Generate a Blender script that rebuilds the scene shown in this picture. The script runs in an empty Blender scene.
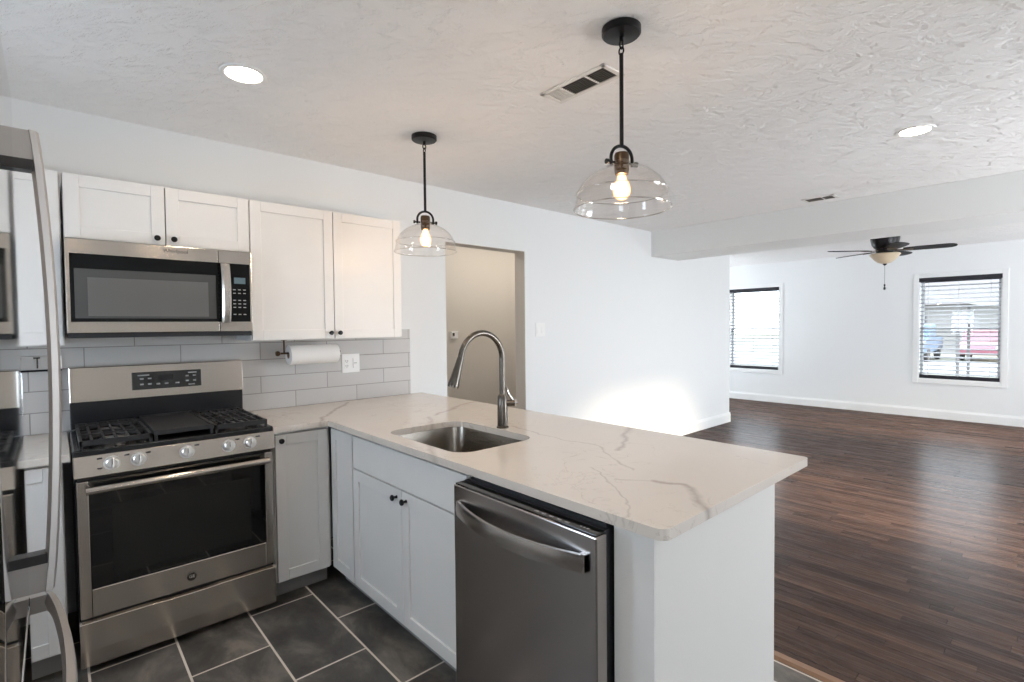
import bpy, bmesh, math, random
from mathutils import Vector, Matrix
random.seed(7)
S = bpy.context.scene
COL = S.collection
PI = math.pi

# ------------------------------------------------------------------ camera
cam_d = bpy.data.cameras.new('camera')
cam = bpy.data.objects.new('camera', cam_d); COL.objects.link(cam); S.camera = cam
F_PX = 508.33
cam_d.sensor_fit = 'HORIZONTAL'; cam_d.sensor_width = 36.0
cam_d.lens = 36.0 * F_PX / 1024.0
cam_d.clip_start = 0.02; cam_d.clip_end = 300
_y, _p, _r = (math.radians(a) for a in (-42.0144, -1.6693, -0.5469))
_f = Vector((math.sin(-_y)*math.cos(_p), math.cos(_y)*math.cos(_p), math.sin(_p)))
_rt = Vector((math.cos(_y), math.sin(_y), 0)); _u = _rt.cross(_f)
_r2 = _rt*math.cos(_r) + _u*math.sin(_r); _u2 = -_rt*math.sin(_r) + _u*math.cos(_r)
cam.matrix_world = Matrix(((_r2.x, _u2.x, -_f.x, -0.0425), (_r2.y, _u2.y, -_f.y, -3.3534), (_r2.z, _u2.z, -_f.z, 1.4146), (0, 0, 0, 1)))

# ------------------------------------------------------------------ colour management, world, sun, daylight
S.view_settings.view_transform = 'Standard'; S.view_settings.look = 'None'
S.view_settings.gamma = 1.0; S.view_settings.use_curve_mapping = False
S.view_settings.exposure = -0.36
S.cycles.use_denoising = True
S.cycles.max_bounces = 10; S.cycles.diffuse_bounces = 6; S.cycles.glossy_bounces = 5
S.cycles.transparent_max_bounces = 16; S.cycles.sample_clamp_indirect = 6.0
S.cycles.blur_glossy = 0.5

W = bpy.data.worlds.new('sky'); S.world = W; W.use_nodes = True
wt = W.node_tree; wt.nodes.clear()
wo = wt.nodes.new('ShaderNodeOutputWorld'); wb = wt.nodes.new('ShaderNodeBackground')
wb.inputs['Color'].default_value = (0.84, 0.92, 1.0, 1); wb.inputs['Strength'].default_value = 11.0
wt.links.new(wb.outputs[0], wo.inputs[0])

def light(name, kind, loc, energy, color, direction=None, **kw):
    d = bpy.data.lights.new(name, kind); o = bpy.data.objects.new(name, d); COL.objects.link(o)
    o.location = loc; d.energy = energy; d.color = color
    for k, v in kw.items(): setattr(d, k, v)
    if direction is not None: o.rotation_euler = Vector(direction).to_track_quat('-Z', 'Y').to_euler()
    return o
# low sun through the open front doorway (front wall, out of frame)
SUN = light('sun', 'SUN', (4.6, -12, 4), 16.0, (1.0, 0.85, 0.66), (0.05, 1.0, -0.34), angle=math.radians(14.0))
# daylight at the openings; the upward-tilted lamps are fill added for the ceiling
light('front_ceiling_fill', 'AREA', (4.7, -5.9, 0.5), 115, (0.96, 0.98, 1.0), (0.0, 0.45, 1), shape='RECTANGLE', size=1.7, size_y=1.0)
light('side_front_ceiling_fill', 'AREA', (8.2, -5.9, 0.9), 70, (0.95, 0.975, 1.0), (-0.2, 0.6, 1), shape='RECTANGLE', size=1.7, size_y=0.8)
light('alcove_ceiling_fill', 'AREA', (8.4, 2.15, 1.0), 14, (0.95, 0.975, 1.0), (-0.2, -0.7, 1), shape='RECTANGLE', size=1.2, size_y=0.8)
light('daylight_kitchen_window', 'AREA', (-0.93, -1.05, 1.4), 6, (0.45, 0.70, 1.0), (1, -0.2, -0.1), shape='RECTANGLE', size=0.5, size_y=0.6)
for nm, yc in (('portal_window', 0.64), ('portal_window', -2.225)):
    p = light(nm, 'AREA', (9.74, yc, 1.32), 1, (1, 1, 1), (-1, 0, 0), shape='RECTANGLE', size=0.9, size_y=1.5)
    p.data.cycles.is_portal = True
light('hall_lamp', 'AREA', (3.55, 0.40, 2.38), 14, (1.0, 0.92, 0.82), (0, 0.35, -1), shape='RECTANGLE', size=2.0, size_y=0.3)

# ------------------------------------------------------------------ node helpers
class NT:
    def __init__(s, name):
        s.m = bpy.data.materials.new(name); s.m.use_nodes = True
        s.t = s.m.node_tree; s.t.nodes.clear()
        s.out = s.n('ShaderNodeOutputMaterial'); s.co = None
    def n(s, k, **kw):
        o = s.t.nodes.new(k)
        for a, v in kw.items(): setattr(o, a, v)
        return o
    def l(s, a, b): s.t.links.new(a, b)
    def put(s, sock, v):
        if isinstance(v, bpy.types.NodeSocket): s.l(v, sock)
        else:
            if isinstance(v, tuple) and len(v) == 3 and sock.type == 'RGBA': v = v + (1,)
            sock.default_value = v
    def math(s, op, a, b=0.0, c=None):
        o = s.n('ShaderNodeMath', operation=op)
        s.put(o.inputs[0], a); s.put(o.inputs[1], b)
        if c is not None: s.put(o.inputs[2], c)
        return o.outputs[0]
    def xyz(s):
        if s.co is None:
            g = s.n('ShaderNodeNewGeometry'); s.pos = g.outputs['Position']
            sp = s.n('ShaderNodeSeparateXYZ'); s.l(s.pos, sp.inputs[0]); s.co = sp.outputs
        return s.co
    def vec(s, x, y, z):
        o = s.n('ShaderNodeCombineXYZ'); s.put(o.inputs[0], x); s.put(o.inputs[1], y); s.put(o.inputs[2], z); return o.outputs[0]
    def noise(s, v, scale, detail=3, rough=0.5, dist=0.0):
        o = s.n('ShaderNodeTexNoise'); s.put(o.inputs['Vector'], v)
        o.inputs['Scale'].default_value = scale; o.inputs['Detail'].default_value = detail
        o.inputs['Roughness'].default_value = rough; o.inputs['Distortion'].default_value = dist
        return o.outputs['Fac']
    def white(s, v):
        o = s.n('ShaderNodeTexWhiteNoise', noise_dimensions='3D'); s.put(o.inputs['Vector'], v); return o.outputs['Value']
    def ramp(s, f, stops, interp='LINEAR'):
        o = s.n('ShaderNodeValToRGB'); s.put(o.inputs[0], f); e = o.color_ramp; e.interpolation = interp
        while len(e.elements) < len(stops): e.elements.new(0.5)
        for el, (p, c) in zip(e.elements, stops):
            el.position = p; el.color = c + (1,) if len(c) == 3 else c
        return o.outputs[0]
    def mix(s, f, a, b, mode='MIX'):
        o = s.n('ShaderNodeMix', data_type='RGBA', blend_type=mode)
        s.put(o.inputs[0], f); s.put(o.inputs[6], a); s.put(o.inputs[7], b); return o.outputs[2]
    def bump(s, h, strength=0.3, dist=0.01):
        o = s.n('ShaderNodeBump'); s.put(o.inputs['Height'], h)
        o.inputs['Strength'].default_value = strength; o.inputs['Distance'].default_value = dist
        return o.outputs[0]
    def bsdf(s, color, rough=0.5, metal=0.0, normal=None, **kw):
        b = s.n('ShaderNodeBsdfPrincipled')
        s.put(b.inputs['Base Color'], color); s.put(b.inputs['Roughness'], rough); s.put(b.inputs['Metallic'], metal)
        if normal is not None: s.l(normal, b.inputs['Normal'])
        for k, v in kw.items(): s.put(b.inputs[k.replace('_', ' ')], v)
        s.l(b.outputs[0], s.out.inputs[0]); return b

M = {}
def plain(key, color, rough=0.5, metal=0.0, noise=None, **kw):
    t = NT(key); t.xyz(); nrm = None; col = color
    if noise:
        h = t.noise(t.pos, noise[0], 3); nrm = t.bump(h, noise[1], noise[2] if len(noise) > 2 else 0.002)
    else:
        h = t.noise(t.pos, 6.0, 2)
        col = t.mix(h, tuple(c*0.97 for c in color), tuple(min(1, c*1.03) for c in color))
    t.bsdf(col, rough, metal, nrm, **kw); M[key] = t.m; return t.m

def brushed(key, color, rough, along, strength=0.10, aniso=0.0):
    """brushed metal: fine noise stretched along one axis"""
    t = NT(key); x, y, z = t.xyz()
    sc = {'x': (6, 500, 500), 'y': (500, 6, 500), 'z': (500, 500, 6)}[along]
    v = t.vec(t.math('MULTIPLY', x, sc[0]), t.math('MULTIPLY', y, sc[1]), t.math('MULTIPLY', z, sc[2]))
    h = t.noise(v, 1.0, 2)
    r = t.math('MULTIPLY_ADD', h, 0.06, rough - 0.03)
    big = t.noise(t.pos, 1.6, 2)
    col = t.mix(big, tuple(c*0.93 for c in color), tuple(min(1, c*1.05) for c in color))
    b = t.bsdf(col, rough if aniso else r, 1.0, None if aniso else t.bump(h, strength, 0.0006), Anisotropic=aniso, Anisotropic_Rotation=0.25 if aniso else 0.0)
    if aniso:
        tg = t.n('ShaderNodeTangent', direction_type='RADIAL', axis='Z'); t.l(tg.outputs[0], b.inputs['Tangent'])
    M[key] = t.m; return t.m

plain('wall_paint', (0.80, 0.815, 0.82), 0.62, 0, (140, 0.10, 0.002))
plain('hall_paint', (0.64, 0.60, 0.545), 0.65, 0, (140, 0.10, 0.002))
plain('shaded_wall_paint', (0.68, 0.67, 0.65), 0.62, 0, (140, 0.10, 0.002))  # wall paint darkened to stand in for the dimmer light here
plain('trim_white', (0.82, 0.83, 0.83), 0.38)
plain('beam_paint', (0.83, 0.84, 0.83), 0.6, 0, (140, 0.10, 0.002))
plain('cabinet_white', (0.75, 0.74, 0.725), 0.36)
plain('cabinet_shadow_gap', (0.22, 0.21, 0.20), 0.7)
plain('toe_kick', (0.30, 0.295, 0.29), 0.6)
plain('black_metal', (0.012, 0.012, 0.013), 0.38, 0.6)
plain('bronze_metal', (0.10, 0.065, 0.04), 0.35, 0.9)
plain('black_enamel', (0.013, 0.014, 0.016), 0.22)
plain('cast_iron', (0.022, 0.022, 0.024), 0.5, 0, (300, 0.2, 0.001))
plain('black_plastic', (0.014, 0.014, 0.016), 0.35)
plain('gasket', (0.01, 0.011, 0.014), 0.6)
plain('black_glass', (0.005, 0.0055, 0.006), 0.03, Specular_IOR_Level=0.8)
plain('microwave_black', (0.006, 0.0065, 0.007), 0.10, Specular_IOR_Level=0.2)
plain('oven_window', (0.016, 0.017, 0.016), 0.06)
plain('microwave_mesh', (0.12, 0.118, 0.112), 0.30)
plain('microwave_glass', (0.075, 0.075, 0.073), 0.12)
plain('white_plastic', (0.85, 0.85, 0.84), 0.35)
plain('grey_plastic', (0.34, 0.34, 0.35), 0.4)
plain('ink_dark', (0.06, 0.06, 0.065), 0.5)
plain('ink_light', (0.38, 0.39, 0.39), 0.5)
plain('knob_metal', (0.72, 0.71, 0.69), 0.28, 0.85)
plain('chrome', (0.82, 0.82, 0.83), 0.08, 1.0)
plain('gunmetal', (0.15, 0.135, 0.12), 0.24, 1.0)
plain('paper', (0.90, 0.89, 0.87), 0.9, 0, (260, 0.25, 0.001))
plain('vent_white', (0.80, 0.78, 0.75), 0.5)
plain('vent_dark', (0.05, 0.047, 0.042), 0.6)
plain('vent_slat', (0.22, 0.20, 0.18), 0.5)
plain('blind_slat', (0.22, 0.225, 0.24), 0.5)
plain('blind_rail', (0.012, 0.012, 0.018), 0.4)
plain('sash', (0.55, 0.57, 0.59), 0.4)
plain('fan_dark', (0.012, 0.010, 0.011), 0.3, Specular_IOR_Level=0.25)
plain('fan_blade', (0.008, 0.008, 0.011), 0.5, Specular_IOR_Level=0.2)
plain('fan_blade_underside', (0.10, 0.095, 0.10), 0.4)
plain('alabaster', (0.66, 0.54, 0.39), 0.35)
plain('cord_grey', (0.3, 0.3, 0.3), 0.5)
plain('steel_smooth', (0.66, 0.65, 0.64), 0.10, 1.0)
brushed('steel_x', (0.58, 0.53, 0.48), 0.21, 'x', 0.006, 0.85)
brushed('steel_z', (0.54, 0.51, 0.48), 0.26, 'z', 0.03)
brushed('steel_dark_y', (0.44, 0.41, 0.395), 0.22, 'y', 0.004, 0.85)
brushed('steel_handle', (0.72, 0.70, 0.685), 0.22, 'y', 0.03)
plain('fridge_steel', (0.70, 0.69, 0.68), 0.035, 1.0)
brushed('sink_steel', (0.24, 0.215, 0.185), 0.28, 'y')

brushed('fridge_handle', (0.44, 0.425, 0.415), 0.46, 'z', 0.02)
def emit(key, color, strength):
    t = NT(key); e = t.n('ShaderNodeEmission'); e.inputs[0].default_value = color + (1,); e.inputs[1].default_value = strength
    t.l(e.outputs[0], t.out.inputs[0]); M[key] = t.m
emit('can_glow', (1.0, 0.81, 0.62), 92.0)
def _bulb():
    t = NT('bulb_glow'); lw = t.n('ShaderNodeLayerWeight'); lw.inputs['Blend'].default_value = 0.5
    e = t.n('ShaderNodeEmission'); t.l(t.ramp(lw.outputs['Facing'], [(0.0, (1.0, 0.80, 0.52)), (0.9, (1.0, 0.46, 0.17))]), e.inputs[0])
    t.put(e.inputs[1], t.math('MULTIPLY_ADD', lw.outputs['Facing'], -5.5, 7.0))
    tr = t.n('ShaderNodeBsdfTransparent'); mx = t.n('ShaderNodeMixShader'); mx.inputs[0].default_value = 0.6
    t.l(tr.outputs[0], mx.inputs[1]); t.l(e.outputs[0], mx.inputs[2]); t.l(mx.outputs[0], t.out.inputs[0]); M['bulb_glow'] = t.m
_bulb()
emit('display_glow', (0.45, 0.62, 0.68), 0.35)

def glass(key, tint, edge=(0.55, 0.05), gloss_rough=0.02):
    t = NT(key)
    tr = t.n('ShaderNodeBsdfTransparent'); tr.inputs[0].default_value = tint + (1,)
    gl = t.n('ShaderNodeBsdfGlossy'); gl.inputs['Roughness'].default_value = gloss_rough
    lw = t.n('ShaderNodeLayerWeight'); lw.inputs['Blend'].default_value = 0.35
    f = t.math('MULTIPLY_ADD', t.math('POWER', lw.outputs['Facing'], 3.0), edge[0], edge[1])
    mx = t.n('ShaderNodeMixShader'); t.l(f, mx.inputs[0]); t.l(tr.outputs[0], mx.inputs[1]); t.l(gl.outputs[0], mx.inputs[2])
    t.l(mx.outputs[0], t.out.inputs[0]); M[key] = t.m
glass('pane_glass', (0.97, 0.98, 0.98), (0.25, 0.04))
glass('shade_glass', (1.0, 0.99, 0.98), (0.55, 0.045))

def _rim():
    t = NT('rim_glass'); a = t.n('ShaderNodeBsdfTransparent'); a.inputs[0].default_value = (0.93, 0.91, 0.89, 1)
    g = t.n('ShaderNodeBsdfGlossy'); g.inputs['Roughness'].default_value = 0.05; g.inputs[0].default_value = (0.92, 0.90, 0.88, 1)
    mx = t.n('ShaderNodeMixShader'); mx.inputs[0].default_value = 0.45
    t.l(a.outputs[0], mx.inputs[1]); t.l(g.outputs[0], mx.inputs[2]); t.l(mx.outputs[0], t.out.inputs[0]); M['rim_glass'] = t.m
_rim()
# ceiling: knock-down plaster with stretched trowel marks
def _ceiling():
    t = NT('ceiling_plaster'); x, y, z = t.xyz()
    u = t.math('ADD', t.math('MULTIPLY', x, 0.80), t.math('MULTIPLY', y, 0.60))
    w = t.math('SUBTRACT', t.math('MULTIPLY', y, 0.80), t.math('MULTIPLY', x, 0.60))
    v = t.vec(u, t.math('MULTIPLY', w, 0.5), 0.0)
    n1 = t.noise(v, 13.0, 5, 0.62, 0.3)
    n2 = t.noise(t.pos, 60.0, 3, 0.6)
    r = t.ramp(n1, [(0.42, (0, 0, 0)), (0.55, (1, 1, 1))])
    h = t.math('ADD', t.math('MULTIPLY', r, 1.0), t.math('MULTIPLY', n2, 0.35))
    t.bsdf((0.90, 0.89, 0.88), 0.75, 0, t.bump(h, 0.75, 0.008)); M['ceiling'] = t.m
_ceiling()

def brick(t, u, v, lu, lv, u0, v0, g, shift=0.5):
    """rows along u stacked in v; returns (mortar mask, cell u, cell v)"""
    vv = t.math('DIVIDE', t.math('SUBTRACT', v, v0), lv); row = t.math('FLOOR', vv)
    off = t.math('MULTIPLY', t.math('FLOORED_MODULO', row, 2.0), shift)
    uu = t.math('ADD', t.math('DIVIDE', t.math('SUBTRACT', u, u0), lu), off); colm = t.math('FLOOR', uu)
    fu = t.math('MULTIPLY', t.math('ABSOLUTE', t.math('SUBTRACT', t.math('FRACT', uu), 0.5)), lu)
    fv = t.math('MULTIPLY', t.math('ABSOLUTE', t.math('SUBTRACT', t.math('FRACT', vv), 0.5)), lv)
    m = t.math('MAXIMUM', t.math('GREATER_THAN', fu, lu/2 - g/2), t.math('GREATER_THAN', fv, lv/2 - g/2))
    return m, colm, row

def _tile():
    t = NT('slate_tile'); x, y, z = t.xyz()
    m, c, r = brick(t, y, x, 0.62, 0.306, -0.655, 0.028, 0.0088)
    rnd = t.white(t.vec(c, r, 1.0))
    n = t.noise(t.vec(t.math('ADD', x, t.math('MULTIPLY', rnd, 9.0)), t.math('MULTIPLY', y, 0.6), 0.0), 5.0, 6, 0.62, 0.4)
    base = t.ramp(n, [(0.36, (0.040, 0.036, 0.032)), (0.50, (0.090, 0.081, 0.071)), (0.64, (0.22, 0.195, 0.165))])
    base = t.mix(t.math('MULTIPLY', rnd, 0.35), base, (0.075, 0.071, 0.067))
    col = t.mix(m, base, (0.74, 0.66, 0.57))
    h = t.math('ADD', t.math('MULTIPLY', m, -0.6), t.math('MULTIPLY', n, 0.5))
    rough = t.math('MULTIPLY_ADD', m, 0.4, 0.40)
    t.bsdf(col, rough, 0, t.bump(h, 0.35, 0.003)); M['slate_tile'] = t.m
_tile()

def _splash():
    t = NT('subway_tile'); x, y, z = t.xyz()
    m, c, r = brick(t, x, z, 0.413, 0.1035, 1.10, 0.914, 0.0048)
    rnd = t.white(t.vec(c, r, 3.0))
    base = t.mix(rnd, (0.50, 0.485, 0.475), (0.56, 0.545, 0.53))
    col = t.mix(m, base, (0.30, 0.285, 0.27))
    t.bsdf(col, t.math('MULTIPLY_ADD', m, 0.3, 0.42), 0, t.bump(t.math('MULTIPLY', m, -1.0), 0.4, 0.002)); M['subway_tile'] = t.m
_splash()

def _wood():
    t = NT('oak_floor'); x, y, z = t.xyz()
    lw, ll = 0.057, 0.95
    row = t.math('FLOOR', t.math('DIVIDE', x, lw))
    r0 = t.white(t.vec(row, 5.0, 0.0))
    yy = t.math('ADD', t.math('DIVIDE', y, ll), t.math('MULTIPLY', r0, 7.0)); cy = t.math('FLOOR', yy)
    rnd = t.white(t.vec(row, cy, 2.0))
    fx = t.math('ABSOLUTE', t.math('SUBTRACT', t.math('FRACT', t.math('DIVIDE', x, lw)), 0.5))
    fy = t.math('ABSOLUTE', t.math('SUBTRACT', t.math('FRACT', yy), 0.5))
    gap = t.math('MAXIMUM', t.math('GREATER_THAN', fx, 0.478), t.math('GREATER_THAN', fy, 0.4988))
    gv = t.vec(t.math('MULTIPLY', x, 55.0), t.math('ADD', t.math('MULTIPLY', y, 2.6), t.math('MULTIPLY', rnd, 40.0)), rnd)
    grain = t.noise(gv, 1.0, 5, 0.6, 0.6)
    wear = t.noise(t.vec(t.math('MULTIPLY', x, 3.0), t.math('MULTIPLY', y, 0.8), 0.0), 1.0, 3)
    f = t.math('ADD', t.math('MULTIPLY', rnd, 0.48), t.math('MULTIPLY', grain, 0.50))
    col = t.ramp(f, [(0.15, (0.020, 0.012, 0.010)), (0.42, (0.050, 0.028, 0.021)), (0.66, (0.090, 0.052, 0.038)), (0.90, (0.17, 0.10, 0.070))])
    col = t.mix(t.math('MULTIPLY', wear, 0.35), col, (0.075, 0.042, 0.031))
    col = t.mix(gap, col, (0.008, 0.006, 0.005))
    rough = t.math('MULTIPLY_ADD', grain, 0.16, 0.19)
    h = t.math('ADD', t.math('MULTIPLY', gap, -1.0), t.math('MULTIPLY', grain, 0.35))
    nb = t.bump(h, 0.22, 0.0014)
    d = t.n('ShaderNodeBsdfDiffuse'); t.l(col, d.inputs[0]); t.l(nb, d.inputs['Normal'])
    g = t.n('ShaderNodeBsdfGlossy'); t.l(rough, g.inputs['Roughness']); t.l(nb, g.inputs['Normal'])
    lw = t.n('ShaderNodeLayerWeight'); lw.inputs['Blend'].default_value = 0.5
    f = t.math('MULTIPLY_ADD', t.math('POWER', lw.outputs['Facing'], 3.0), 0.12, 0.045)
    mx = t.n('ShaderNodeMixShader'); t.l(f, mx.inputs[0]); t.l(d.outputs[0], mx.inputs[1]); t.l(g.outputs[0], mx.inputs[2])
    t.l(mx.outputs[0], t.out.inputs[0]); M['oak_floor'] = t.m
_wood()
plain('strip_wood', (0.30, 0.17, 0.10), 0.4)

VEINS = [  # polylines on the worktop (metres), half width, strength
    ([(1.386, -2.465), (1.404, -2.539), (1.329, -2.622), (1.245, -2.70)], 0.011, 0.85),
    ([(1.386, -2.465), (1.30, -2.36)], 0.004, 0.6),
    ([(2.031, -1.911), (1.879, -1.984), (1.781, -2.058), (1.632, -2.136)], 0.010, 0.7),
    ([(1.642, -1.455), (1.607, -1.833), (1.629, -2.038), (1.416, -2.322)], 0.0045, 0.5),
    ([(1.551, -0.916), (1.879, -0.727), (2.06, -0.66)], 0.009, 0.65),
    ([(1.50, -0.95), (1.27, -1.33), (1.03, -1.70)], 0.010, 0.5),
    ([(0.926, -0.744), (1.13, -0.446), (1.424, -0.078)], 0.009, 0.6),
    ([(1.354, -2.209), (1.171, -2.495), (1.058, -2.568)], 0.003, 0.5),
]
def _quartz():
    t = NT('quartz'); x, y, z = t.xyz()
    wn = t.noise(t.pos, 7.0, 3, 0.55); wn2 = t.noise(t.vec(t.math('ADD', x, 31.0), y, z), 7.0, 3, 0.55)
    px = t.math('MULTIPLY_ADD', t.math('SUBTRACT', wn, 0.5), 0.09, x)
    py = t.math('MULTIPLY_ADD', t.math('SUBTRACT', wn2, 0.5), 0.09, y)
    tot = None
    for pts, hw, st in VEINS:
        for (ax, ay), (bx, by) in zip(pts, pts[1:]):
            dx, dy = bx-ax, by-ay; L2 = dx*dx+dy*dy
            qx = t.math('SUBTRACT', px, ax); qy = t.math('SUBTRACT', py, ay)
            h = t.math('ADD', t.math('MULTIPLY', qx, dx/L2), t.math('MULTIPLY', qy, dy/L2))
            h = t.math('MINIMUM', t.math('MAXIMUM', h, 0.0), 1.0)
            ex = t.math('SUBTRACT', qx, t.math('MULTIPLY', h, dx)); ey = t.math('SUBTRACT', qy, t.math('MULTIPLY', h, dy))
            d = t.math('SQRT', t.math('ADD', t.math('MULTIPLY', ex, ex), t.math('MULTIPLY', ey, ey)))
            a = t.math('MULTIPLY', t.math('MAXIMUM', t.math('SUBTRACT', 1.0, t.math('DIVIDE', d, hw*1.9)), 0.0), st)
            tot = a if tot is None else t.math('MAXIMUM', tot, a)
    mod = t.noise(t.pos, 16.0, 3)
    tot = t.math('MULTIPLY', tot, t.math('MULTIPLY_ADD', mod, 1.2, 0.35))
    net = t.noise(t.pos, 4.2, 5, 0.55, 1.6)
    thin = t.math('MAXIMUM', t.math('SUBTRACT', 1.0, t.math('MULTIPLY', t.math('ABSOLUTE', t.math('SUBTRACT', net, 0.5)), 95.0)), 0.0)
    patch = t.ramp(t.noise(t.pos, 2.1, 2), [(0.44, (0, 0, 0)), (0.56, (1, 1, 1))])
    thin = t.math('MULTIPLY', t.math('MULTIPLY', thin, 0.42), patch)
    v = t.math('MINIMUM', t.math('MAXIMUM', tot, thin), 0.9)
    cloud = t.noise(t.pos, 3.0, 3)
    base = t.mix(cloud, (0.655, 0.605, 0.55), (0.71, 0.66, 0.605))
    t.bsdf(t.mix(v, base, (0.36, 0.31, 0.275)), 0.16, 0); M['quartz'] = t.m
_quartz()

# outdoors
plain('lawn', (0.162, 0.167, 0.133), 0.9, 0, (30, 0.4, 0.02))
plain('asphalt', (0.228, 0.228, 0.237), 0.9)
plain('siding', (0.190, 0.184, 0.180), 0.7)
plain('shingle', (0.095, 0.091, 0.095), 0.8)
plain('car_red', (0.228, 0.076, 0.104), 0.3)
plain('car_blue', (0.067, 0.114, 0.190), 0.3)
plain('tyre', (0.02, 0.02, 0.02), 0.8)
plain('car_glass', (0.03, 0.035, 0.04), 0.1)
plain('bark', (0.05, 0.045, 0.04), 0.9)
plain('leaf', (0.05, 0.06, 0.035), 0.8)
plain('post_white', (0.209, 0.209, 0.209), 0.6)

# ------------------------------------------------------------------ object helpers
def wloc(o):
    v = Vector((0, 0, 0))
    while o is not None: v = v + Vector(o.location); o = o.parent
    return v
def tag(o, label=None, cat=None, group=None, kind=None):
    if label: o['label'] = label
    if cat: o['category'] = cat
    if group: o['group'] = group
    if kind: o['kind'] = kind
    return o
def thing(name, loc, label, cat, group=None, kind=None):
    o = bpy.data.objects.new(name, None); COL.objects.link(o); o.location = loc
    o.empty_display_size = 0.1
    return tag(o, label, cat, group, kind)

class MB:
    def __init__(s): s.bm = bmesh.new()
    def box(s, x0, x1, y0, y1, z0, z1):
        x0, x1 = min(x0, x1), max(x0, x1); y0, y1 = min(y0, y1), max(y0, y1); z0, z1 = min(z0, z1), max(z0, z1)
        v = [s.bm.verts.new(p) for p in ((x0,y0,z0),(x1,y0,z0),(x1,y1,z0),(x0,y1,z0),(x0,y0,z1),(x1,y0,z1),(x1,y1,z1),(x0,y1,z1))]
        for f in ((3,2,1,0),(4,5,6,7),(0,1,5,4),(1,2,6,5),(2,3,7,6),(3,0,4,7)): s.bm.faces.new([v[i] for i in f])
        return s
    def prism(s, pts, axis, a0, a1):
        """polygon in the plane normal to axis, extruded from a0 to a1. pts order: (y,z) for x, (x,z) for y, (x,y) for z"""
        mk = {'x': lambda p, a: (a, p[0], p[1]), 'y': lambda p, a: (p[0], a, p[1]), 'z': lambda p, a: (p[0], p[1], a)}[axis]
        A = [s.bm.verts.new(mk(p, a0)) for p in pts]; B = [s.bm.verts.new(mk(p, a1)) for p in pts]
        s.bm.faces.new(A); s.bm.faces.new(B[::-1]); n = len(pts)
        for i in range(n): s.bm.faces.new((A[i], B[i], B[(i+1) % n], A[(i+1) % n]))
        return s
    def lathe(s, prof, c, axis='z', seg=32):
        """prof: (radius, height) list along axis from centre c"""
        c = Vector(c); rings = []
        for r, h in prof:
            ring = []
            if r < 1e-6:
                p = {'z': (0,0,h), 'x': (h,0,0), 'y': (0,h,0)}[axis]; ring = [s.bm.verts.new(c + Vector(p))]
            else:
                for k in range(seg):
                    a = 2*PI*k/seg; ca, sa = r*math.cos(a), r*math.sin(a)
                    p = {'z': (ca,sa,h), 'x': (h,ca,sa), 'y': (sa,h,ca)}[axis]; ring.append(s.bm.verts.new(c + Vector(p)))
            rings.append(ring)
        for A, B in zip(rings, rings[1:]):
            if len(A) == 1 and len(B) == 1: continue
            for k in range(seg):
                k2 = (k+1) % seg
                if len(A) == 1: s.bm.faces.new((A[0], B[k2], B[k]))
                elif len(B) == 1: s.bm.faces.new((A[k], A[k2], B[0]))
                else: s.bm.faces.new((A[k], A[k2], B[k2], B[k]))
        return s
    def disc(s, c, r, h, axis='z', seg=32):
        return s.lathe([(0, 0), (r, 0), (r, h), (0, h)], c, axis, seg)
    def tube(s, pts, r, seg=12, caps=True):
        """round bar through pts; r is one radius or one per point"""
        pts = [Vector(p) for p in pts]; n = len(pts); R = r if isinstance(r, (list, tuple)) else [r]*n
        T = [(pts[min(i+1, n-1)] - pts[max(i-1, 0)]).normalized() for i in range(n)]
        up = Vector((0, 0, 1)) if abs(T[0].z) < 0.9 else Vector((1, 0, 0))
        u = T[0].cross(up).normalized(); rings = []
        for i in range(n):
            u = (u - T[i]*u.dot(T[i])).normalized(); v = T[i].cross(u)
            rings.append([s.bm.verts.new(pts[i] + (u*math.cos(2*PI*k/seg) + v*math.sin(2*PI*k/seg))*R[i]) for k in range(seg)])
        for A, B in zip(rings, rings[1:]):
            for k in range(seg): s.bm.faces.new((A[k], A[(k+1) % seg], B[(k+1) % seg], B[k]))
        if caps: s.bm.faces.new(rings[0][::-1]); s.bm.faces.new(rings[-1])
        return s
    def sweep(s, rows, cap=True):
        """skin a list of equal-length closed sections"""
        R = [[s.bm.verts.new(p) for p in row] for row in rows]; n = len(R[0])
        for A, B in zip(R, R[1:]):
            for k in range(n): s.bm.faces.new((A[k], A[(k+1) % n], B[(k+1) % n], B[k]))
        if cap: s.bm.faces.new(R[0][::-1]); s.bm.faces.new(R[-1])
        return s
    def slab(s, outer, holes, z0, z1):
        """flat slab with holes: outer and holes are (x,y) loops"""
        es = []
        for loop in [outer] + holes:
            vs = [s.bm.verts.new((p[0], p[1], z1)) for p in loop]
            es += [s.bm.edges.new((vs[i], vs[(i+1) % len(vs)])) for i in range(len(vs))]
        r = bmesh.ops.triangle_fill(s.bm, edges=es, use_beauty=True)
        fs = [g for g in r['geom'] if isinstance(g, bmesh.types.BMFace)]
        ex = bmesh.ops.extrude_face_region(s.bm, geom=fs)
        for g in ex['geom']:
            if isinstance(g, bmesh.types.BMVert): g.co.z = z0
        return s
    def build(s, name, mat, parent=None, bevel=0.0, smooth=False, seg=2, label=None):
        bmesh.ops.recalc_face_normals(s.bm, faces=s.bm.faces)
        if parent is not None:
            off = wloc(parent); bmesh.ops.translate(s.bm, verts=s.bm.verts, vec=-off)
        me = bpy.data.meshes.new(name); s.bm.to_mesh(me); s.bm.free()
        if smooth:
            for p in me.polygons: p.use_smooth = True
            me.set_sharp_from_angle(angle=math.radians(38))
        me.materials.append(M[mat] if isinstance(mat, str) else mat)
        o = bpy.data.objects.new(name, me); COL.objects.link(o)
        if parent is not None: o.parent = parent
        if bevel > 0:
            b = o.modifiers.new('bevel', 'BEVEL'); b.width = bevel; b.segments = seg; b.limit_method = 'ANGLE'; b.angle_limit = math.radians(50)
        if label: o['label'] = label
        return o
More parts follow.
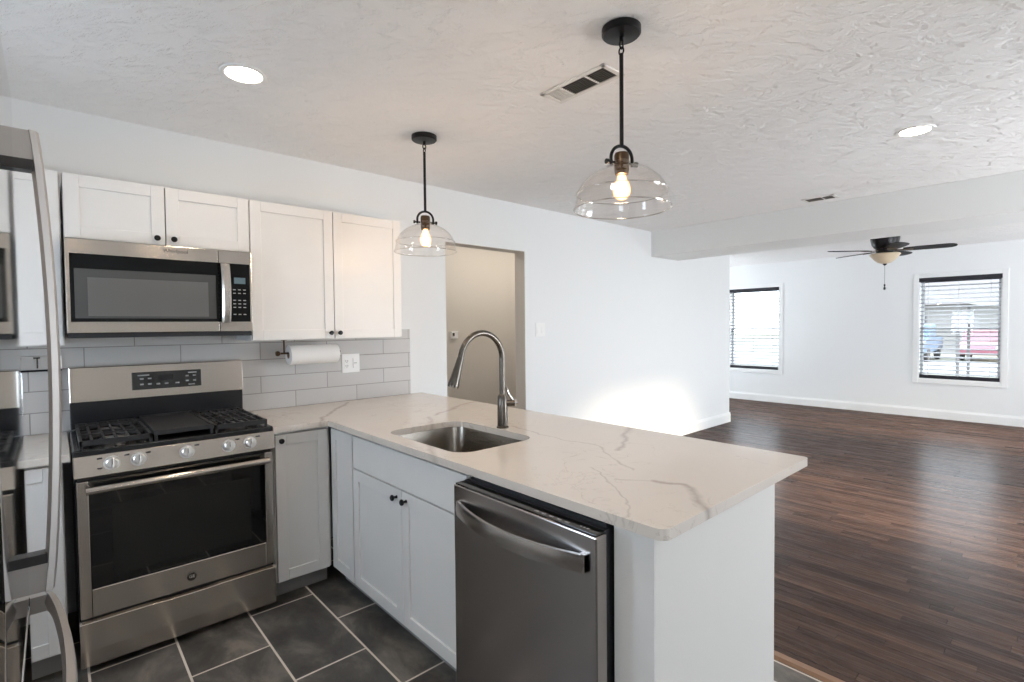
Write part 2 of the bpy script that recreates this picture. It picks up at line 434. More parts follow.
def struct(o, label, cat='room'):
    return tag(o, label, cat, None, 'structure')
def rrect(x0, x1, y0, y1, r, n=6):
    out = []
    for cx, cy, a0 in ((x1-r, y1-r, 0), (x0+r, y1-r, 90), (x0+r, y0+r, 180), (x1-r, y0+r, 270)):
        for k in range(n+1):
            a = math.radians(a0 + 90*k/n); out.append((cx + r*math.cos(a), cy + r*math.sin(a)))
    return out
def text(name, body, size, mat, parent, matrix, extrude=0.0004):
    cu = bpy.data.curves.new(name, 'FONT'); cu.body = body; cu.size = size; cu.extrude = extrude
    cu.align_x = 'CENTER'; cu.align_y = 'CENTER'
    tmp = bpy.data.objects.new(name + '_tmp', cu); COL.objects.link(tmp)
    dg = bpy.context.evaluated_depsgraph_get(); me = bpy.data.meshes.new_from_object(tmp.evaluated_get(dg))
    bpy.data.objects.remove(tmp); bpy.data.curves.remove(cu)
    me.name = name
    me.transform(Matrix.Translation(-wloc(parent)) @ matrix)
    me.materials.clear(); me.materials.append(M[mat])
    o = bpy.data.objects.new(name, me); COL.objects.link(o); o.parent = parent
    return o
FACE_Y = Matrix(((1,0,0,0),(0,0,-1,0),(0,1,0,0),(0,0,0,1)))      # text readable from -Y

# ------------------------------------------------------------------ setting
H = 2.506
XL, XF, YR, XW = -0.95, 9.56, -6.0, 2.209
WE = 7.208          # end of the long wall
struct(MB().box(XL-0.2, XW, YR-0.2, 1.35, -0.12, 0.0).build('floor', 'slate_tile'), 'dark slate tile floor with pale grout in the kitchen', 'floor')
struct(MB().box(XW, XF+0.2, YR-0.2, 2.35, -0.12, 0.0).build('floor_living', 'oak_floor'), 'dark stained hardwood strip floor of the living room', 'floor')
struct(MB().box(XL-0.2, XF+0.2, YR-0.2, 2.35, H, H+0.12).build('ceiling', 'ceiling'), 'white ceiling with knock-down plaster texture', 'ceiling')
# long wall behind the range, with the hall doorway
DX0, DX1, DZ = 2.276, 3.142, 2.091
m = MB(); m.box(XL-0.15, DX0, 0, 0.13, 0, H).box(DX1, WE, 0, 0.13, 0, H).box(DX0, DX1, 0, 0.13, DZ, H)
struct(m.build('wall_back', 'wall_paint'), 'long white wall with the hall doorway in it', 'wall')
struct(MB().box(WE-0.13, WE, 0.13, 2.2, 0, H).build('wall_alcove', 'wall_paint'), 'white wall turning away behind the corner', 'wall')
struct(MB().box(WE-0.13, 7.8, 2.2, 2.35, 0, H).box(9.0, XF+0.15, 2.2, 2.35, 0, H).box(7.8, 9.0, 2.2, 2.35, 0, 0.6).box(7.8, 9.0, 2.2, 2.35, 2.0, H).build('wall_alcove_rear', 'wall_paint'), 'white wall closing the far alcove', 'wall')  # unseen window hole added behind the alcove fill lamp
m = MB(); m.box(1.5, 4.9, 1.05, 1.2, 0, H).box(1.4, 1.5, 0.13, 1.2, 0, H).box(4.9, 5.0, 0.13, 1.2, 0, H)
struct(m.build('wall_hall', 'hall_paint'), 'beige hall wall seen through the doorway', 'wall')
# jamb lining of the doorway in the hall colour
m = MB(); m.box(DX1-0.004, DX1, -0.001, 0.13, 0, DZ-0.004).box(DX0, DX0+0.004, 0.0, 0.13, 0, DZ-0.004).box(DX0, DX1, -0.001, 0.13, DZ-0.004, DZ)
struct(m.build('trim_doorway', 'hall_paint'), 'thin lining of the hall doorway', 'doorway')
# left wall out of frame: kitchen window, and an opening added to brighten cabinets
m = MB(); m.box(XL-0.15, XL, YR, -4.70, 0, H).box(XL-0.15, XL, -3.90, -1.30, 0, H).box(XL-0.15, XL, -4.70, -3.90, 2.0, H).box(XL-0.15, XL, -4.70, -3.90, 0, 0.9).box(XL-0.15, XL, -0.80, 0, 0, H).box(XL-0.15, XL, -1.30, -0.80, 1.75, H).box(XL-0.15, XL, -1.30, -0.80, 0, 1.05)
struct(m.build('wall_left', 'wall_paint'), 'white kitchen wall behind the refrigerator', 'wall')
# front wall (behind the camera) with doorway and a window added for light
def holed(y0, y1, x0, x1, holes):
    m = MB(); xs = x0
    for a, b, z0, z1 in holes:
        m.box(xs, a, y0, y1, 0, H)
        if z0 > 0: m.box(a, b, y0, y1, 0, z0)
        m.box(a, b, y0, y1, z1, H); xs = b
    m.box(xs, x1, y0, y1, 0, H); return m
struct(holed(YR-0.15, YR, XL-0.15, XF+0.15, [(3.75, 5.6, 0, 2.14), (7.3, 9.1, 0.7, 2.07)]).build('wall_front', 'wall_paint'), 'white front wall behind the viewer', 'wall')
# far wall with two windows
WIN = [(0.19, 1.09), (-2.675, -1.775)]; WZ0, WZ1 = 0.572, 2.070
m = MB(); X0, X1 = XF, XF+0.15
m.box(X0, X1, YR, WIN[1][0], 0, H).box(X0, X1, WIN[1][1], WIN[0][0], 0, H).box(X0, X1, WIN[0][1], 2.2, 0, H)
for a, b in WIN: m.box(X0, X1, a, b, 0, WZ0).box(X0, X1, a, b, WZ1, H)
struct(m.build('wall_far', 'wall_paint'), 'white far wall of the living room with two windows', 'wall')
# dropped beam between kitchen and living room
struct(MB().box(5.19, 5.79, YR, 0.0, 2.214, H).build('wall_header', 'beam_paint', bevel=0.004), 'white boxed header beam crossing the ceiling', 'beam')
# knee wall of the peninsula
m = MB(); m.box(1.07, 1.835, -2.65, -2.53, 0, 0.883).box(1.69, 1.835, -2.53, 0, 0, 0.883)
struct(m.build('wall_peninsula', 'shaded_wall_paint', bevel=0.003), 'white half wall closing the end and back of the peninsula', 'wall')
# backsplash
struct(MB().box(XL, 1.94, -0.008, 0, 0.914, 1.40).build('wall_backsplash', 'subway_tile'), 'white subway tile backsplash above the worktop', 'backsplash')
# baseboards
def base_profile(d): return [(0, 0), (-d, 0), (-d, 0.105), (-d*0.55, 0.128), (-d*0.55, 0.135), (0, 0.135)]
def baseboard(name, axis, at, a0, a1, sgn, label):
    d = 0.016; pr = [(at - sgn*p, z) for p, z in base_profile(d)]
    struct(MB().prism(pr, axis, a0, a1).build(name, 'trim_white'), label, 'baseboard')
# axis 'x' prism: pts (y,z); wall at Y=at facing -Y -> sgn -1
baseboard('baseboard_back', 'x', 0.0, DX1+0.0, WE+0.014, -1, 'white baseboard along the long wall')
baseboard('baseboard_far', 'y', XF, YR, 2.2, -1, 'white baseboard under the two windows')
baseboard('baseboard_alcove', 'y', WE, -0.014, 2.2, 1, 'white baseboard around the wall corner')
baseboard('baseboard_peninsula', 'y', 1.835, -2.664, 0.0, 1, 'white baseboard on the living side of the peninsula')
m = MB(); m.prism([(XW-0.03, 0), (XW+0.022, 0), (XW+0.014, 0.011), (XW-0.018, 0.011)], 'y', YR, 0.0)
struct(m.build('trim_floor', 'strip_wood'), 'wooden reducer strip between tile and hardwood', 'trim')
# windows
for i, (a, b) in enumerate(WIN):
    w = thing('window_%d' % (i+1), (XF, (a+b)/2, WZ0), 'white framed window beside the wall corner' if i == 0 else 'white framed window nearer the ceiling fan', 'window', None, 'structure')
    m = MB(); c = 0.062
    m.box(XF-0.014, XF, a-c, a, WZ0-c, WZ1+c).box(XF-0.014, XF, b, b+c, WZ0-c, WZ1+c).box(XF-0.014, XF, a, b, WZ1, WZ1+c).box(XF-0.014, XF, a, b, WZ0-c, WZ0)
    m.build('casing', 'trim_white', w, bevel=0.003)
    m = MB(); m.box(XF, XF+0.15, a, a+0.012, WZ0, WZ1).box(XF, XF+0.15, b-0.012, b, WZ0, WZ1).box(XF, XF+0.15, a, b, WZ1-0.012, WZ1).box(XF, XF+0.15, a, b, WZ0, WZ0+0.012)
    m.build('jamb', 'trim_white', w)
    zm = 1.32
    for nm, z0, z1, x in (('upper_sash', zm-0.015, WZ1-0.012, XF+0.115), ('lower_sash', WZ0+0.012, zm+0.02, XF+0.085)):
        m = MB(); t_ = 0.032
        m.box(x, x+0.03, a+0.012, a+0.012+t_, z0, z1).box(x, x+0.03, b-0.012-t_, b-0.012, z0, z1).box(x, x+0.03, a+0.012, b-0.012, z0, z0+t_).box(x, x+0.03, a+0.012, b-0.012, z1-t_, z1)
        fr = m.build(nm, 'sash', w)
        MB().box(x+0.013, x+0.017, a+0.03, b-0.03, z0+0.02, z1-0.02).build('pane', 'pane_glass', fr)

# ------------------------------------------------------------------ cabinets
def shaker_door(cab, axis, face, a0, a1, z0, z1, out, knob=None, knob_r=0.013, name='door', rail=0.055):
    """door in plane axis=face (its front), spanning a0..a1 and z0..z1; out is the outward sign; recessed centre panel"""
    th = 0.019; m = MB()
    def bx(p0, p1, q0, q1, d0, d1):
        d0, d1 = face - out*d0, face - out*d1
        if axis == 'y': m.box(p0, p1, d0, d1, q0, q1)
        else: m.box(d0, d1, p0, p1, q0, q1)
    bx(a0, a0+rail, z0, z1, 0, th); bx(a1-rail, a1, z0, z1, 0, th)
    bx(a0+rail, a1-rail, z0, z0+rail, 0, th); bx(a0+rail, a1-rail, z1-rail, z1, 0, th)
    bx(a0+rail-0.003, a1-rail+0.003, z0+rail-0.003, z1-rail+0.003, 0.008, th-0.001)
    d = m.build(name, 'cabinet_white', cab, bevel=0.0015)
    if knob:
        ka, kz = knob
        c = (ka, face, kz) if axis == 'y' else (face, ka, kz)
        pr = [(0.0, 0.0), (0.0075, 0.0), (0.0055, 0.006*out), (0.0055, 0.014*out), (knob_r, 0.019*out), (knob_r*1.05, 0.025*out), (knob_r*0.8, 0.029*out), (0, 0.030*out)]
        MB().lathe(pr, c, axis, 20).build('knob', 'black_metal', d, smooth=True)
    return d
ZT, ZB = 2.119, 1.347
UF = -0.335         # front plane of wall-cabinet doors
def wall_cab(name, x0, x1, z0, doors, label, group=None):
    c = thing(name, ((x0+x1)/2, -0.165, z0), label, 'cabinet', group)
    MB().box(x0+0.001, x1-0.001, UF+0.021, -0.009 if z0 < 1.4 else -0.001, z0, ZT).build('body', 'cabinet_white', c, bevel=0.0015)
    MB().box(x0+0.006, x1-0.006, UF+0.0195, UF+0.0215, z0+0.004, ZT-0.004).build('face_gap', 'cabinet_shadow_gap', c)
    for a0, a1, kn in doors: shaker_door(c, 'y', UF, a0, a1, z0+0.004, ZT-0.003, -1, kn)
    return c
wall_cab('wall_cabinet', -0.93, -0.006, ZB, [(-0.927, -0.470, (-0.50, 1.385)), (-0.466, -0.012, (-0.44, 1.385))], 'white shaker wall cabinet between refrigerator and microwave')
wall_cab('wall_cabinet', 0.0, 0.762, 1.826, [(0.003, 0.3785, (0.344, 1.860)), (0.3835, 0.759, (0.413, 1.860))], 'short white shaker wall cabinet above the microwave')
wall_cab('wall_cabinet', 0.762, 1.690, ZB, [(0.766, 1.2245, (1.199, 1.385)), (1.2295, 1.686, (1.254, 1.385))], 'tall white shaker wall cabinet above the paper towel roll')
ZC0, ZC1 = 0.884, 0.914
def base_y(name, x0, x1, doors, label):
    c = thing(name, ((x0+x1)/2, -0.3, 0), label, 'cabinet')
    MB().box(x0+0.001, x1-0.001, -0.608, -0.002, 0.10, ZC0-0.001).build('body', 'cabinet_white', c)
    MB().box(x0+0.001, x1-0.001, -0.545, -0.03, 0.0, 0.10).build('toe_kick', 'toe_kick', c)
    for a0, a1, z0, z1, kn in doors: shaker_door(c, 'y', -0.63, a0, a1, z0, z1, -1, kn)
    return c
base_y('base_cabinet', -0.93, -0.03, [(-0.925, -0.483, 0.112, 0.872, (-0.52, 0.84)), (-0.477, -0.036, 0.112, 0.872, (-0.445, 0.84))], 'white shaker base cabinet between refrigerator and range')
base_y('base_cabinet', 0.774, 1.068, [(0.781, 1.050, 0.106, 0.868, (0.806, 0.839))], 'white single door base cabinet just beside the range')
PF = 1.065          # peninsula door plane, facing -X
def base_x(name, y0, y1, label):
    c = thing(name, (1.3, (y0+y1)/2, 0), label, 'cabinet')
    y0, y1 = min(y0, y1), max(y0, y1)
    if name == 'sink_base_cabinet':
        m = MB(); m.box(1.086, 1.102, y0+0.001, y1-0.001, 0.10, ZC0-0.001).box(1.102, 1.688, y0+0.001, y0+0.019, 0.10, ZC0-0.001).box(1.102, 1.688, y1-0.019, y1-0.001, 0.10, ZC0-0.001).box(1.102, 1.688, y0+0.019, y1-0.019, 0.10, 0.12).box(1.66, 1.688, y0+0.019, y1-0.019, 0.12, ZC0-0.001)
        m.build('body', 'cabinet_white', c)
    else: MB().box(1.086, 1.688, y0+0.001, y1-0.001, 0.10, ZC0-0.001).build('body', 'cabinet_white', c)
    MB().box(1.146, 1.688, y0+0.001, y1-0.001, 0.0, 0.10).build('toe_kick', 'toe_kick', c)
    return c
c = base_x('base_cabinet', -0.905, -0.612, 'narrow white cabinet in the inner corner of the peninsula')
shaker_door(c, 'x', PF, -0.900, -0.640, 0.106, 0.868, -1)
c = base_x('sink_base_cabinet', -1.875, -0.908, 'white sink base cabinet with two doors under a false drawer front')
MB().box(PF, PF+0.019, -1.868, -0.912, 0.708, 0.868).build('false_drawer_front', 'cabinet_white', c, bevel=0.0015)
shaker_door(c, 'x', PF, -1.391, -0.912, 0.106, 0.700, -1, (-1.352, 0.665))
shaker_door(c, 'x', PF, -1.868, -1.395, 0.106, 0.700, -1, (-1.434, 0.665))
e = MB().box(1.068, 1.086, -2.6495, -2.525, 0.0, ZC0-0.001).build('end_panel', 'cabinet_white', None, bevel=0.001)
tag(e, 'narrow white filler panel between dishwasher and half wall', 'panel')

# ------------------------------------------------------------------ worktops
SX0, SX1, SY0, SY1 = 1.125, 1.555, -1.745, -1.135
def arc(cx, cy, r, a0, a1, n=6):
    return [(cx + r*math.cos(math.radians(a0+(a1-a0)*k/n)), cy + r*math.sin(math.radians(a0+(a1-a0)*k/n))) for k in range(n+1)]
outer = [(0.768, -0.002), (0.768, -0.650)] + [(1.0455, -0.650)] + arc(1.0455+0.03, -2.692+0.03, 0.03, 180, 270) + arc(2.044-0.02, -2.692+0.02, 0.02, 270, 360) + [(2.044, -0.002)]
o = MB().slab(outer, [rrect(SX0, SX1, SY0, SY1, 0.085, 8)], ZC0, ZC1).build('worktop', 'quartz', None, bevel=0.003)
tag(o, 'large L-shaped pale quartz worktop with grey veins and the sink', 'worktop')
o = MB().box(-0.948, -0.006, -0.650, -0.009, ZC0, ZC1).build('worktop', 'quartz', None, bevel=0.003)
tag(o, 'small pale quartz worktop between refrigerator and range', 'worktop')

# sink
s = thing('sink', ((SX0+SX1)/2, (SY0+SY1)/2, 0.70), 'brushed steel undermount sink set in the quartz worktop', 'sink')
def loop(g, r, z): return [(x, y, z) for x, y in rrect(SX0-g, SX1+g, SY0-g, SY1+g, r, 8)]
m = MB(); rows = [loop(0.02, 0.10, 0.8835), loop(0.006, 0.088, 0.8835), loop(0.004, 0.086, 0.878), loop(-0.002, 0.08, 0.74), loop(-0.012, 0.075, 0.715), loop(-0.035, 0.06, 0.702)]
m.sweep(rows, cap=False); m.bm.verts.ensure_lookup_table()
n_ = len(rows[0]); m.bm.faces.new(m.bm.verts[-n_:])
m.build('basin', 'sink_steel', s, smooth=True)
MB().lathe([(0, 0.004), (0.022, 0.004), (0.03, 0.006), (0.042, 0.006), (0.044, 0.0)], ((SX0+SX1)/2, (SY0+SY1)/2, 0.702), 'z', 28).build('drain', 'chrome', s, smooth=True)

# faucet
FX, FY = 1.594, -1.462
fa = thing('faucet', (FX, FY, ZC1), 'dark gooseneck pull-down faucet behind the sink', 'faucet')
MB().lathe([(0, 0), (0.030, 0), (0.030, 0.006), (0.0265, 0.010), (0.0255, 0.10), (0.0235, 0.155), (0.017, 0.165), (0, 0.165)], (FX, FY, ZC1), 'z', 28).build('body', 'gunmetal', fa, smooth=True)
pts = [(FX, FY, ZC1+0.155), (FX, FY, 1.20), (FX, FY, 1.258)]
R = 0.125; cxa = FX - R; cza = 1.258
for k in range(1, 25):
    a = math.radians(0 + 165*k/24); pts.append((cxa + R*math.cos(a), FY, cza + R*1.0*math.sin(a)))
ex, ez = pts[-1][0], pts[-1][2]
dx, dz = -math.sin(math.radians(165)), math.cos(math.radians(165))
pts.append((ex + dx*0.02, FY, ez + dz*0.02))
MB().tube(pts, 0.0145, 18).build('spout', 'gunmetal', fa, smooth=True)
hx, hz = pts[-1][0], pts[-1][2]
dxh, dzh = -0.33, -0.944
hp = [(hx + dxh*t, FY, hz + dzh*t) for t in (0, 0.01, 0.03, 0.085, 0.125, 0.14)]
MB().tube(hp, [0.0155, 0.0165, 0.0175, 0.022, 0.0265, 0.025], 20).build('spray_head', 'gunmetal', fa, smooth=True)
MB().tube([(FX+0.010, FY-0.01, 1.035), (FX+0.052, FY-0.03, 1.035)], 0.016, 16).build('handle_hub', 'gunmetal', fa, smooth=True)
MB().tube([(FX+0.050, FY-0.029, 1.035), (FX+0.062, FY-0.035, 1.035)], 0.019, 20).build('hub_cap', 'chrome', fa, smooth=True, label='bright polished cap')
MB().tube([(FX+0.046, FY-0.027, 1.045), (FX+0.022, FY-0.016, 1.085), (FX+0.008, FY-0.020, 1.115)], [0.007, 0.006, 0.005], 12).build('lever', 'chrome', fa, smooth=True)

# ------------------------------------------------------------------ dishwasher
dw = thing('dishwasher', (1.3, -2.21, 0), 'dark stainless dishwasher built into the peninsula', 'dishwasher')
DY0, DY1, DXF, DXT = -2.517, -1.895, 0.988, 0.863
MB().box(1.05, 1.66, DY0+0.005, DY1-0.02, 0.02, ZC0-0.006).build('tub', 'gasket', dw)
MB().box(DXF, DXF+0.045, DY0-0.012, DY1, 0.115, 0.862).build('door', 'steel_dark_y', dw, bevel=0.004)
MB().box(DXF+0.045, 1.052, DY0-0.004, DY1-0.004, 0.105, 0.868).build('gasket', 'gasket', dw)
cp = MB().box(DXF+0.004, DXF+0.043, DY0-0.006, DY1-0.006, 0.8615, 0.8675).build('control_strip', 'black_glass', dw, bevel=0.001)
for k in range(5): MB().box(DXF+0.014, DXF+0.020, -2.30-0.030*k, -2.285-0.030*k, 0.8673, 0.8679).build('button', 'ink_light', cp)
for k in range(3): MB().box(DXF+0.022, DXF+0.028, -2.46-0.012*k, -2.454-0.012*k, 0.8673, 0.8679).build('indicator', 'ink_light', cp)
m = MB(); rows = []
for k in range(25):
    t = k/24; y = DY1-0.030 + (DY0+0.018-DY1+0.030)*t; b = 0.001 + 0.046*(4*t*(1-t))
    zc = 0.786 - 0.006*math.sin(PI*t); hh = 0.024
    rows.append([(DXF-b-0.010, y, zc-hh), (DXF-b-0.013, y, zc), (DXF-b-0.010, y, zc+hh), (DXF-b+0.001, y, zc+hh), (DXF-b+0.001, y, zc-hh)])
m.sweep(rows)
m.box(DXF-0.012, DXF+0.001, DY1-0.048, DY1-0.030, 0.764, 0.812).box(DXF-0.014, DXF+0.001, DY0+0.018, DY0+0.036, 0.764, 0.812)
m.build('handle', 'steel_handle', dw, smooth=True)
MB().box(1.10, 1.13, DY0, DY1-0.02, 0.0, 0.10).build('kick_plate', 'gasket', dw)

# ------------------------------------------------------------------ range
rg = thing('gas_range', (0.381, -0.35, 0), 'stainless steel gas range under the microwave', 'range')
MB().box(0.005, 0.757, -0.635, -0.02, 0.035, 0.893).build('body', 'black_enamel', rg)
for x in (0.05, 0.71):
    for y in (-0.56, -0.08): MB().lathe([(0, 0), (0.02, 0), (0.02, 0.01), (0.012, 0.012), (0.012, 0.036), (0, 0.036)], (x, y, 0.0), 'z', 14).build('foot', 'black_plastic', rg)
MB().box(0.0, 0.762, -0.665, -0.085, 0.893, 0.926).build('cooktop', 'black_enamel', rg, bevel=0.006)
MB().box(0.006, 0.770, -0.088, -0.022, 0.93, 1.066).build('backguard_base', 'black_enamel', rg, bevel=0.003)
bgp = MB().prism([(-0.020, 1.062), (-0.092, 1.058), (-0.080, 1.232), (-0.020, 1.236)], 'x', 0.004, 0.774).build('backguard', 'steel_x', rg, bevel=0.004)
cpl = MB().prism([(-0.080, 1.103), (-0.0915, 1.101), (-0.0852, 1.192), (-0.080, 1.192)], 'x', 0.25, 0.562).build('control_display', 'black_glass', rg, bevel=0.002)
def bgy(z): return -0.0917 + (z-1.101)*0.0063/0.091 - 0.0005
m = MB()
for x, z, w_ in [(0.275, 1.176, .05), (0.500, 1.178, .04)] + [(x, z, .016) for x in (0.284, 0.318) for z in (1.157, 1.128)] + [(x, z, .014) for x in (0.488, 0.522) for z in (1.160, 1.133)] + [(0.355, 1.126, .016), (0.392, 1.126, .016), (0.44, 1.126, .018), (0.50, 1.113, .03)]:
    MB().box(x, x+w_, bgy(z)-0.0006, bgy(z)+0.002, z-0.003, z+0.003 if w_ > .03 else z+0.0045).build('button' if w_ < .03 else 'printed_word', 'ink_light', cpl)
MB().box(0.367, 0.430, bgy(1.155)-0.0004, bgy(1.155)+0.003, 1.142, 1.174).build('display', 'black_plastic', cpl)
# burners, griddle, grates
for x, y, r in ((0.145, -0.48, 0.045), (0.145, -0.22, 0.036), (0.635, -0.48, 0.045), (0.635, -0.22, 0.030), (0.39, -0.35, 0.04)):
    m = MB().lathe([(0, 0.0), (r+0.014, 0.0), (r+0.012, 0.008), (r, 0.010), (r, 0.014), (r*0.94, 0.019), (0, 0.019)], (x, y, 0.926), 'z', 24)
    m.build('burner', 'black_metal' if x > .2 and x < .6 else 'grey_plastic', rg, smooth=True)
def grate(x0, x1):
    m = MB(); z0, z1 = 0.944, 0.960; y0, y1 = -0.640, -0.105; t = 0.011
    m.box(x0, x1, y0, y0+t, z0-0.006, z1).box(x0, x1, y1-t, y1, z0-0.006, z1).box(x0, x0+t, y0, y1, z0-0.006, z1).box(x1-t, x1, y0, y1, z0-0.006, z1)
    m.box(x0, x1, (y0+y1)/2-t/2, (y0+y1)/2+t/2, z0, z1)
    for k in range(1, 6):
        x = x0 + (x1-x0)*k/6; m.box(x-0.0045, x+0.0045, y0, y1, z0+0.002, z1)
    for yc in (-0.48, -0.22):
        xc = (x0+x1)/2
        m.box(x0, x1, yc-0.0045, yc+0.0045, z0+0.002, z1+0.003)
        for a in (35, 145): 
            ca, sa = math.cos(math.radians(a)), math.sin(math.radians(a))
            m.tube([(xc-ca*0.12, yc-sa*0.10, 0.953), (xc+ca*0.12, yc+sa*0.10, 0.953)], 0.005, 6)
    for x in (x0, x1-t):
        for y in (y0, y1-t): m.box(x, x+t, y, y+t, 0.925, z0)
    m.build('grate', 'cast_iron', rg, bevel=0.0015)
grate(0.022, 0.268); grate(0.512, 0.742)
m = MB(); m.box(0.274, 0.506, -0.640, -0.105, 0.947, 0.962)
m.box(0.274, 0.506, -0.640, -0.628, 0.960, 0.968).box(0.274, 0.506, -0.117, -0.105, 0.960, 0.968).box(0.274, 0.284, -0.64, -0.105, 0.960, 0.968).box(0.496, 0.506, -0.64, -0.105, 0.960, 0.968)
for x in (0.276, 0.492):
    for y in (-0.636, -0.121): m.box(x, x+0.012, y, y+0.012, 0.925, 0.948)
m.build('griddle', 'cast_iron', rg, bevel=0.002)
# front panel with knobs
MB().prism([(-0.635, 0.902), (-0.676, 0.904), (-0.690, 0.818), (-0.635, 0.818)], 'x', 0.0, 0.762).build('front_panel', 'steel_x', rg, bevel=0.003)
kn_dir = Vector((0, -0.987, 0.16))
for x in (0.122, 0.212, 0.388, 0.556, 0.648):
    b = Vector((x, -0.6835, 0.864))
    P = lambda t: b + kn_dir*t
    kb = MB().tube([P(0.0), P(0.004), P(0.0041), P(0.020), P(0.024)], [0.029, 0.029, 0.0235, 0.0215, 0.017], 26).build('knob', 'knob_metal', rg, smooth=True)
    q = P(0.021); up = Vector((0, 0.16, 0.987))
    m = MB(); ax = Vector((1, 0, 0))
    sec = lambda t: [tuple(q + kn_dir*t + ax*sx*0.0048 + up*sz*0.021) for sx, sz in ((-1, -1), (1, -1), (1, 1), (-1, 1))]
    m.sweep([sec(0.0), sec(0.010)]); m.build('pointer', 'knob_metal', kb, bevel=0.002)
    m = MB(); q2 = P(0.0313) ; 
    m.sweep([[tuple(q2 + kn_dir*t + ax*sx*0.0012 + up*(0.006+sz*0.012)) for sx, sz in ((-1, -1), (1, -1), (1, 1), (-1, 1))] for t in (0, 0.0006)])
    m.build('mark', 'ink_dark', kb)
m = MB()
for x, dzz in ((0.083, 0.022), (0.083, -0.018), (0.173, 0.022), (0.247, 0.020), (0.428, 0.022), (0.595, 0.022), (0.686, 0.022)):
    MB().box(x-0.008, x+0.008, -0.6855 - (0.0 if dzz > 0 else 0.0045), -0.675, 0.864+dzz, 0.864+dzz+0.005).build('dial_mark', 'ink_dark', rg)
MB().box(0.012, 0.750, -0.652, -0.63, 0.786, 0.820).build('oven_vent', 'black_plastic', rg)
od = MB()
od.box(0.008, 0.046, -0.672, -0.640, 0.236, 0.800).box(0.716, 0.754, -0.672, -0.640, 0.236, 0.800).box(0.046, 0.716, -0.672, -0.640, 0.236, 0.352)
od = od.build('oven_door', 'steel_x', rg, bevel=0.004)
gl = MB().box(0.045, 0.717, -0.669, -0.641, 0.351, 0.800).build('door_glass', 'black_glass', od, bevel=0.002)
MB().box(0.118, 0.650, -0.6698, -0.668, 0.388, 0.690).build('inner_window', 'oven_window', gl)
m = MB(); pts = []
for k in range(21):
    t = k/20; pts.append((0.036 + 0.69*t, -0.712 - 0.010*math.sin(PI*t), 0.768 + 0.002*math.sin(PI*t)))
m.tube(pts, 0.0155, 16)
for x in (0.052, 0.710): m.tube([(x, -0.712, 0.768), (x, -0.665, 0.772)], 0.013, 12)
m.build('door_handle', 'steel_x', od, smooth=True)
em = MB().lathe([(0, 0), (0.019, 0), (0.019, -0.003), (0.0165, -0.004), (0.0165, -0.0025), (0, -0.0025)], (0.395, -0.672, 0.290), 'y', 28).build('emblem', 'gunmetal', od, smooth=True)
text('emblem_letters', 'GE', 0.019, 'knob_metal', em, Matrix.Translation((0.395, -0.6752, 0.290)) @ FACE_Y, 0.0006)
dr = MB(); rows = []
for x in (0.004, 0.24, 0.30, 0.46, 0.52, 0.758):
    d = 0.004 if 0.25 < x < 0.50 else 0.0
    rows.append([(x, -0.640, 0.034), (x, -0.668, 0.034), (x, -0.670, 0.10), (x, -0.668, 0.214 - d*0.8), (x, -0.655, 0.222 - d), (x, -0.640, 0.222 - d)])
dr.sweep(rows); dr.build('storage_drawer', 'steel_x', rg, bevel=0.002)
MB().box(0.01, 0.75, -0.655, -0.636, 0.222, 0.238).build('drawer_gap', 'gasket', rg)

# ------------------------------------------------------------------ microwave
mw = thing('microwave', (0.378, -0.2, 1.382), 'stainless over-the-range microwave under the short wall cabinet', 'microwave')
MB().box(0.003, 0.752, -0.362, -0.009, 1.398, 1.822).build('body', 'black_enamel', mw)
MB().box(0.006, 0.750, -0.378, -0.02, 1.379, 1.399).build('bottom_grille', 'gasket', mw)
dd = MB().box(0.001, 0.5965, -0.386, -0.360, 1.401, 1.822).build('door', 'steel_x', mw, bevel=0.003)
g1 = MB().box(0.015, 0.5964, -0.3875, -0.384, 1.452, 1.757).build('door_glass', 'microwave_black', dd, bevel=0.002)
g2 = MB().box(0.030, 0.583, -0.3885, -0.387, 1.468, 1.690).build('door_window', 'microwave_glass', g1, bevel=0.001)
MB().box(0.075, 0.548, -0.3892, -0.388, 1.478, 1.652).build('window_mesh', 'microwave_mesh', g1)
cs = MB().box(0.5985, 0.755, -0.386, -0.360, 1.401, 1.822).build('control_section', 'steel_x', mw, bevel=0.003)
cg = MB().box(0.5987, 0.745, -0.3875, -0.384, 1.452, 1.757).build('control_glass', 'microwave_black', cs, bevel=0.002)
MB().box(0.668, 0.722, -0.3885, -0.387, 1.652, 1.684).build('display', 'display_glow', cg)
m = MB()
for r_ in range(8):
    for c_ in range(3):
        if r_ in (2, 6): continue
        MB().box(0.662+0.024*c_, 0.675+0.024*c_, -0.3882, -0.387, 1.618-0.0185*r_, 1.6225-0.0185*r_).build('key', 'ink_light', cg)
m = MB(); rows = []
for k in range(19):
    t = k/18; z = 1.448 + 0.304*t; b = 0.020 + 0.022*math.sin(PI*t)**0.7
    y = -0.386 - b; rows.append([(0.603, y+0.002, z), (0.612, y-0.006, z), (0.636, y-0.006, z), (0.645, y+0.002, z), (0.636, y+0.008, z), (0.612, y+0.008, z)])
m.sweep(rows); m.box(0.608, 0.640, -0.412, -0.386, 1.452, 1.470).box(0.608, 0.640, -0.412, -0.386, 1.730, 1.748)
m.build('handle', 'steel_z', mw, smooth=True)
text('lettering', 'Whirlpool', 0.025, 'ink_dark', dd, Matrix.Translation((0.413, -0.3863, 1.797)) @ FACE_Y)

